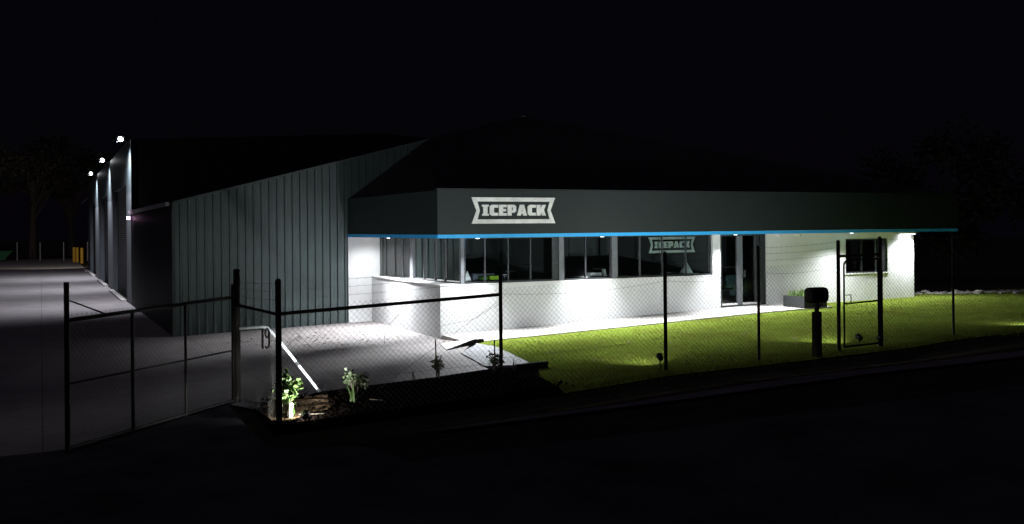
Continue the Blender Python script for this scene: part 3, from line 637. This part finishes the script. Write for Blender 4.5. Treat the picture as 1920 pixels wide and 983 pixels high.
# driveway gate, open on the left
dg = thing('driveway_gate', 'long dark pipe-frame mesh gate across the driveway on the left', 'gate', (1.7, 16, 0))
G0, G1 = Vector((3.08, 17.37, 0)), Vector((.31, 14.6, 0))
def gp(t, z): v = G0.lerp(G1, t); return (v.x, v.y, z)
for za, zb, r in ((1.52, 1.47, .03), (.58, .59, .015), (-.30, -.30, .026)): MB().tube(gp(0, za), gp(1, zb), r).build('rail', M_black, dg)
for t_, zt, r in ((1, 2.0, .036), (.668, 1.5, .028), (.352, 1.5, .022), (0.0, 1.52, .03)): MB().tube(gp(t_, -.34), gp(t_, zt), r, 10).build('stile', M_black, dg)
MB().tube(gp(.985, 1.74), gp(.80, 1.48), .011).build('brace', M_black, dg)
a, b = gp(0, 0), gp(1, 0); chain(a[:2], b[:2], lambda x: -.3, lambda x: 1.55, dg, r=.0015)
# white bent pipe
wp = MB().path([(2.98, 15.6, 1.16), (3.16, 15.3, 1.175), (3.22, 15.3, 1.17), (3.33, 15.3, 1.03), (4.03, 15.3, gz(4, 15.3) + .02 + .28)], .026, 10)
wp = MB().path([(3.13, 17.3, .96), (3.55, 17.3, .97), (3.62, 17.3, .95), (3.76, 17.3, .80), (4.15, 17.32, .28), (4.56, 17.35, -.27)], .026, 10)
t = thing('bent_pipe', 'white painted bent pipe sloping down behind the corner post', 'pipe', (3.3, 15.3, 0))
wp.build('pipe', M_pipe, t); MB().tube((4.13, 17.32, .31), (4.18, 17.32, .24), .033, 10).build('collar', M_alum, t)
MB().tube((4.56, 17.35, -.35), (4.56, 17.35, -.22), .05, 10).build('ground_socket', M_black, t)
# house number 19 hanging on the fence
hn = thing('house_number', 'black metal number 19 hanging on the fence near the corner post', 'house number', (3.1, 15.0, .85))
yy = 15.0
MB().box(3.048, 3.078, yy - .01, yy + .01, .86, 1.17).build('digit', M_black, hn)
n9 = [(3.135 + .030 * math.cos(a), 1.10 + .07 * math.sin(a)) for a in [k * math.pi / 8 for k in range(17)]]
MB().path([(a, yy, b_) for a, b_ in n9], .015, 6).path([(3.165, yy, 1.12), (3.166, yy, .93), (3.150, yy, .875), (3.12, yy, .865), (3.108, yy, .90)], .015, 6).build('digit', M_black, hn)
# letterbox
lb = thing('letterbox', 'black rounded drum letterbox on a rough wooden post beside the walk gate', 'letterbox', (13.75, 14.3, .1))
bx0, bx1 = 13.50, 13.93
ms = MB(); prof = [(.15 * .95 * math.copysign(abs(math.cos(a)) ** .6, math.cos(a)), .155 * math.copysign(abs(math.sin(a)) ** .7, math.sin(a))) for a in [2 * math.pi * i / 28 for i in range(28)]]
rings = []
for (xx, k) in ((bx0, .80), (bx0 + .02, .93), (bx0 + .05, 1), (bx1 - .05, 1), (bx1 - .02, .93), (bx1, .80)):
    rings.append([ms.bm.verts.new((xx, 14.3 + a * k, 1.315 + b_ * k)) for a, b_ in prof])
for A_, B_ in zip(rings, rings[1:]):
    for i in range(28): ms.bm.faces.new((A_[i], A_[(i + 1) % 28], B_[(i + 1) % 28], B_[i]))
ms.bm.faces.new(rings[0]); ms.bm.faces.new(rings[-1][::-1]); ms.build('box', M_black, lb)
MB().tube((bx1 - .02, 14.3, 1.32), (bx1 + .025, 14.3, 1.31), .12, 16, .08).build('cap', M_black, lb)
MB().obox((13.72, 14.3, 1.07), .06, .06, .2).tube((13.74, 14.3, 1.0), (13.86, 14.3, 1.16), .014).build('bracket', M_black, lb)
MB().obox((13.72, 14.3, .5), .15, .12, .98, rz=.1).build('post', M_wood, lb)

# garden flood lamps at the fence foot
gl_lab = ('small garden spotlight at the foot of the corner fence post lighting the shrub', 'small garden spotlight clamped low on the fence post facing the sign', 'small garden spotlight at the foot of the walk gate', 'small garden spotlight at the right end of the lawn')
def garden_light(x, y, z, to, pw, size, lab, col=(.95, .98, 1.0), bl_=1.0):
    t = thing('garden_spotlight', lab, 'spotlight', (x, y, z), 'garden spotlights')
    d = (Vector(to) - Vector((x, y, z))).normalized(); p = Vector((x, y, z))
    MB().tube(p - d * .09, p + d * .03, .05, 12, .065).build('housing', M_black, t)
    MB().tube((x, y, z - .25), p - d * .03, .012).build('stake', M_black, t)
    MB().tube(p + d * .024, p + d * .027, .055, 12).build('lens', M_lamps, t)
    spot('garden_lamp', p + d * .04, to, pw, size, bl_, .04, col, t)
garden_light(3.62, 14.60, -.14, (5.6, 24, 3.0), P_PLANT, 172, gl_lab[0], (.97, 1, .92), .6)
spot('shed_fill_beam', (3.66, 14.66, -.08), (10.3, 31, 4.9), 1700, 52, 1.0, .04, (.93, 1, .98))  # second beam added beside the corner spotlight to brighten the shed gable
garden_light(10.13, 14.52, .32, (13.4, 23.7, 3.4), P_GARDEN, 82, gl_lab[1])
garden_light(15.3, 14.75, .36, (17.6, 23.7, 3.4), P_GARDEN, 82, gl_lab[2])
garden_light(20.9, 14.6, .5, (21.5, 23, .6), P_GARDEN*.07, 140, gl_lab[3])

# ------------------------------------------------------------------ plants
def leaf(mb, c, s, u, v):
    c = Vector(c); u = u * s; v = v * s * .42
    a = mb.bm.verts.new(c); b = mb.bm.verts.new(c + u * .5 + v); d = mb.bm.verts.new(c + u); e = mb.bm.verts.new(c + u * .5 - v)
    mb.bm.faces.new((a, b, d, e))
def rv(r_): 
    while True:
        v = Vector((r_.uniform(-1, 1), r_.uniform(-1, 1), r_.uniform(-1, 1)))
        if .05 < v.length < 1: return v.normalized()
def shrub(x, y, h, rad, n, m, lab, seed, s=.07, stem_h=.35):
    r_ = random.Random(seed); z = gz(x, y)
    t = thing('shrub', lab, 'shrub', (x, y, z)); st = MB(); lf = MB()
    for i in range(9):
        a = r_.uniform(0, 6.28); q_ = Vector((x + rad * .8 * math.cos(a) * r_.random(), y + rad * .8 * math.sin(a) * r_.random(), z + h * r_.uniform(.55, 1)))
        p0 = Vector((x, y, z)); m_ = p0.lerp(q_, stem_h) + Vector((0, 0, .05)); st.tube(p0, m_, .012, 6, .008).tube(m_, q_, .008, 5, .003)
        for k in range(n // 9):
            t_ = r_.uniform(.3, 1.05); c = m_.lerp(q_, t_) + rv(r_) * rad * .28
            d = rv(r_); d.z = abs(d.z) * .6; leaf(lf, c, s * r_.uniform(.6, 1.2), d.normalized(), d.cross(rv(r_)).normalized())
    lf.build('foliage', m, t); st.build('stem', M_bark, t)
shrub(3.42, 15.0, .70, .25, 330, M_leaf, 'bright green lit shrub beside the corner fence post', 1, .085)
shrub(4.8, 15.9, .58, .24, 320, M_leafd, 'dark leafy shrub in the mulch right of the white pipe foot', 2, .07, .5)
shrub(6.87, 17.2, .42, .22, 200, M_leafd, 'small dark shrub with a short stake in the middle of the mulch bed', 3, .06)
shrub(8.0, 17.1, .36, .24, 220, M_leafd, 'low dark shrub behind the second fence post at the bed corner', 4, .06)
def clump(x, y, n, h, lean, m, lab, seed, wd=.02):
    r_ = random.Random(seed); mb = MB()
    for i in range(n): strap(mb, x + r_.gauss(0, .03), y + r_.gauss(0, .03), gz(x, y), h * r_.uniform(.6, 1.1), lean * r_.uniform(.3, 1.2), r_.uniform(0, 6.28), wd)
    return tag(mb.build('strappy_plant', m), lab, 'plant')
clump(3.50, 15.12, 10, .36, .2, M_leaf, 'lit strappy-leaved plant between corner post and white pipe', 11)
clump(4.72, 15.75, 9, .35, .15, M_leaf, 'pale strappy plant at the foot of the dark leafy shrub', 12)
clump(8.35, 16.9, 4, .3, .12, M_leafd, 'few thin dark blades at the right end of the mulch bed', 13, .012)
clump(6.35, 17.2, 4, .26, .12, M_leafd, 'few thin dark blades left of the small staked shrub', 14, .012)
for (x, y, z1, lab) in ((6.82, 17.2, .55, 'thin dark timber stake standing in the small middle shrub'), (8.0, 17.05, .5, 'thin dark timber stake standing in the low corner shrub')):
    tag(MB().tube((x, y, gz(x, y) - .05), (x - .02, y, z1), .014, 6).build('garden_stake', M_wood), lab, 'stake', 'garden stakes')
tg = MB().tube((3.46, 14.9, -.28), (3.465, 14.9, .0), .03, 12, .034); tag(tg.build('tree_guard', mat('pale_plastic', (.55, .6, .5), .6, nscale=12, amount=.2)), 'short white plastic tree guard at the foot of the lit shrub', 'tree guard')
for (p, q, lab) in (((3.6, 14.95, -.2), (4.05, 14.98, -.23), 'pale dry stick lying right of the strappy plant'), ((4.95, 15.55, -.17), (5.12, 15.4, -.18), 'short pale stick under the dark leafy shrub')):
    tag(MB().tube(p, q, .009, 5, .005).build('stick', M_bark), lab, 'stick')
# planter by the door
pl = thing('planter_box', 'charcoal rectangular planter on the path right of the glass door', 'planter', (22.0, 23.45, 0))
zz = .06
MB().box(21.55, 21.62, 23, 23.95, zz, .43).box(22.43, 22.5, 23, 23.95, zz, .43).box(21.62, 22.43, 23, 23.07, zz, .43).box(21.62, 22.43, 23.88, 23.95, zz, .43).build('trough', mat('planter_grey', (.010, .011, .012), .7, nscale=3, amount=.2), pl)
MB().box(21.62, 22.43, 23.07, 23.88, zz, .38).build('soil_fill', M_mulch, pl)
pf = MB(); r_ = random.Random(21)
for i in range(420):
    x, y = r_.uniform(21.6, 22.45), r_.uniform(23.05, 23.9); strap(pf, x, y, .38, r_.uniform(.12, .30), r_.uniform(.03, .14), r_.uniform(0, 6.28), .012, 3)
tag(pf.build('planter_plants', mat('bright_leaf', (.16, .26, .06), .6, nscale=15, amount=.4)), 'light green leafy plants growing in the charcoal planter', 'plants')
fl = MB().tube((21.78, 23.5, .38), (21.8, 23.52, .62), .005, 5)
for i in range(7): fl.obox((21.8 + .02 * math.cos(i), 23.52 + .02 * math.sin(i), .63), .03, .03, .015, rz=i)
tag(fl.build('white_flower', M_sill), 'single white flower on a stalk above the planter leaves', 'flower')
tag(MB().box(20.1, 21.5, 23.95, 24.7, .012, .028).build('doormat', mat('mat_fibre', (.06, .06, .065), .95, nscale=40, amount=.4, bump=.6)), 'dark grey doormat on the path before the glass door', 'doormat')

# ------------------------------------------------------------------ rocks, right side yard
r_ = random.Random(31)
rl = ('largest pale rock at the lawn edge right of the building', 'pale rock at the lawn edge, left of the thin fence post', 'pale rock in the middle of the lawn edge row', 'low pale rock at the far right lawn edge', 'small brown rock near the building corner', 'flat rock right of the largest pale rock')
def rock(x, y, s, lab):
    mb = MB(); bmesh.ops.create_icosphere(mb.bm, subdivisions=2, radius=s)
    for v in mb.bm.verts: v.co = Vector((v.co.x * 1.4, v.co.y, v.co.z * .65)) * (1 + r_.uniform(-.22, .22)) + Vector((x, y, gz(x, y) + s * .3))
    tag(mb.build('rock', M_stone), lab, 'rock', 'rocks along the lawn edge')
for (x, y, s), lab in zip(((31.7, 24.6, .17), (30.6, 26.1, .13), (31.4, 25.4, .14), (32.4, 23.6, .10), (29.5, 26.2, .08), (32.1, 24.0, .08)), rl): rock(x, y, s, lab)
pb = MB()
for i in range(700):
    x = r_.uniform(28.8, 36); y = 26.0 - (x - 28.8) * .35 + abs(r_.gauss(0, .5)); s_ = r_.uniform(.02, .07)
    pb.obox((x, y, gz(x, y) + s_ * .3), s_ * 1.5, s_, s_ * .7, rz=r_.uniform(0, 3), rx=r_.uniform(-.5, .5), ry=r_.uniform(-.5, .5))
tag(pb.build('rubble', M_stone, kind='stuff'), 'loose rubble and gravel along the back edge of the lawn', 'rubble')

# ------------------------------------------------------------------ trees
def tree(x, y, h, cr, lab, seed, n=5200, ls=.22, fz=.55, m=None, g='trees behind the yard'):
    r_ = random.Random(seed); z = gz(x, y); t = thing('tree', lab, 'tree', (x, y, z), g); tr = MB(); lf = MB()
    top_ = Vector((x + r_.uniform(-.5, .5), y, z + h * .6)); tr.tube((x, y, z - .2), top_, h * .028, 10, h * .014)
    cs = []
    for i in range(17):
        a = r_.uniform(0, 6.28); el = r_.uniform(0, 1); rr = cr * r_.uniform(.35, 1)
        c = Vector((x + rr * math.cos(a), y + rr * math.sin(a), z + h * (fz + (1 - fz) * el * (1 - .35 * rr / cr)))); b0 = Vector((x, y, z)).lerp(top_, r_.uniform(.45, 1))
        tr.tube(b0, c, h * .010, 6, h * .003); cs.append((c, cr * r_.uniform(.2, .42)))
    for i in range(n):
        c, rad = r_.choice(cs); p = c + rv(r_) * rad * r_.random() ** .45; p.z = c.z + (p.z - c.z) * .75
        leaf(lf, p, ls * r_.uniform(.6, 1.3), rv(r_), rv(r_))
    lf.build('crown', m or M_treeleaf, t); tr.build('trunk', M_bark, t)
tree(-9, 128, 15, 7, 'wide dim gum tree at the far left edge behind the yard fence', 41, ls=.5)
tree(-1.0, 138, 17, 6, 'taller dim tree behind the middle of the far yard fence', 42, ls=.5)
tree(4, 150, 16, 6, 'dim tree nearest the shed end, behind the yellow posts', 43, ls=.5)
tree(37, 30, 7.5, 4, 'dark bushy tree right of the office behind the rocks', 44, ls=.25, fz=.25)
tree(43, 27, 8.5, 4, 'dark tree at the right edge of the view', 45, ls=.25, fz=.3)
tree(33.5, 34, 5.0, 3, 'low dark bush-like tree close to the office end wall', 46, ls=.2, fz=.15)

# ------------------------------------------------------------------ rear yard
yf = thing('yard_fence', 'distant wire fence with pale posts across the rear yard', 'fence', (0, 126, -.75))
for (x, y) in ((-2.58, 129.6), (-.1, 127.4), (2.4, 125.3), (4.9, 123.1), (-5.1, 131.8), (-7.6, 134)):
    MB().tube((x, y, -.8), (x, y, 1.45), .06, 8).build('post', M_gutter, yf)
wm = MB()
for z in (-.2, .4, .9, 1.4): wm.path([(-14, 139.6, z), (-7.6, 134, z), (-2.58, 129.6, z), (2.4, 125.3, z), (8, 120.5, z)], .012, 3)
wm.build('wire', M_wire, yf)
for (x, y, lab) in ((3.33, 118.5, 'leftmost yellow bollard at the far end of the shed'), (3.62, 117.3, 'middle yellow bollard at the far end of the shed'), (3.95, 113.5, 'rightmost, brightest yellow bollard by the shed end')):
    t = thing('bollard', lab, 'bollard', (x, y, -.75), 'yellow bollards')
    MB().tube((x, y, -.8), (x, y, .86), .16, 14).build('tube', M_yellow, t); MB().tube((x, y, .86), (x, y, .93), .16, 14, .08).build('cap', M_yellow, t)
sk = thing('skip_bin', 'green open-topped skip bin at the far left edge of the yard', 'skip bin', (-4.6, 133, -.75))
MB().vprism([(-7.0, .3), (-6.4, -.7), (-4.0, -.7), (-3.2, .3)], 131.6, 133.2).build('body', M_green, sk); MB().box(-7.1, -3.1, 131.5, 133.3, .3, .42).build('rim', M_green, sk); MB().box(-5.6, -5.4, 131.5, 131.6, -.7, .3).build('rib', M_green, sk)
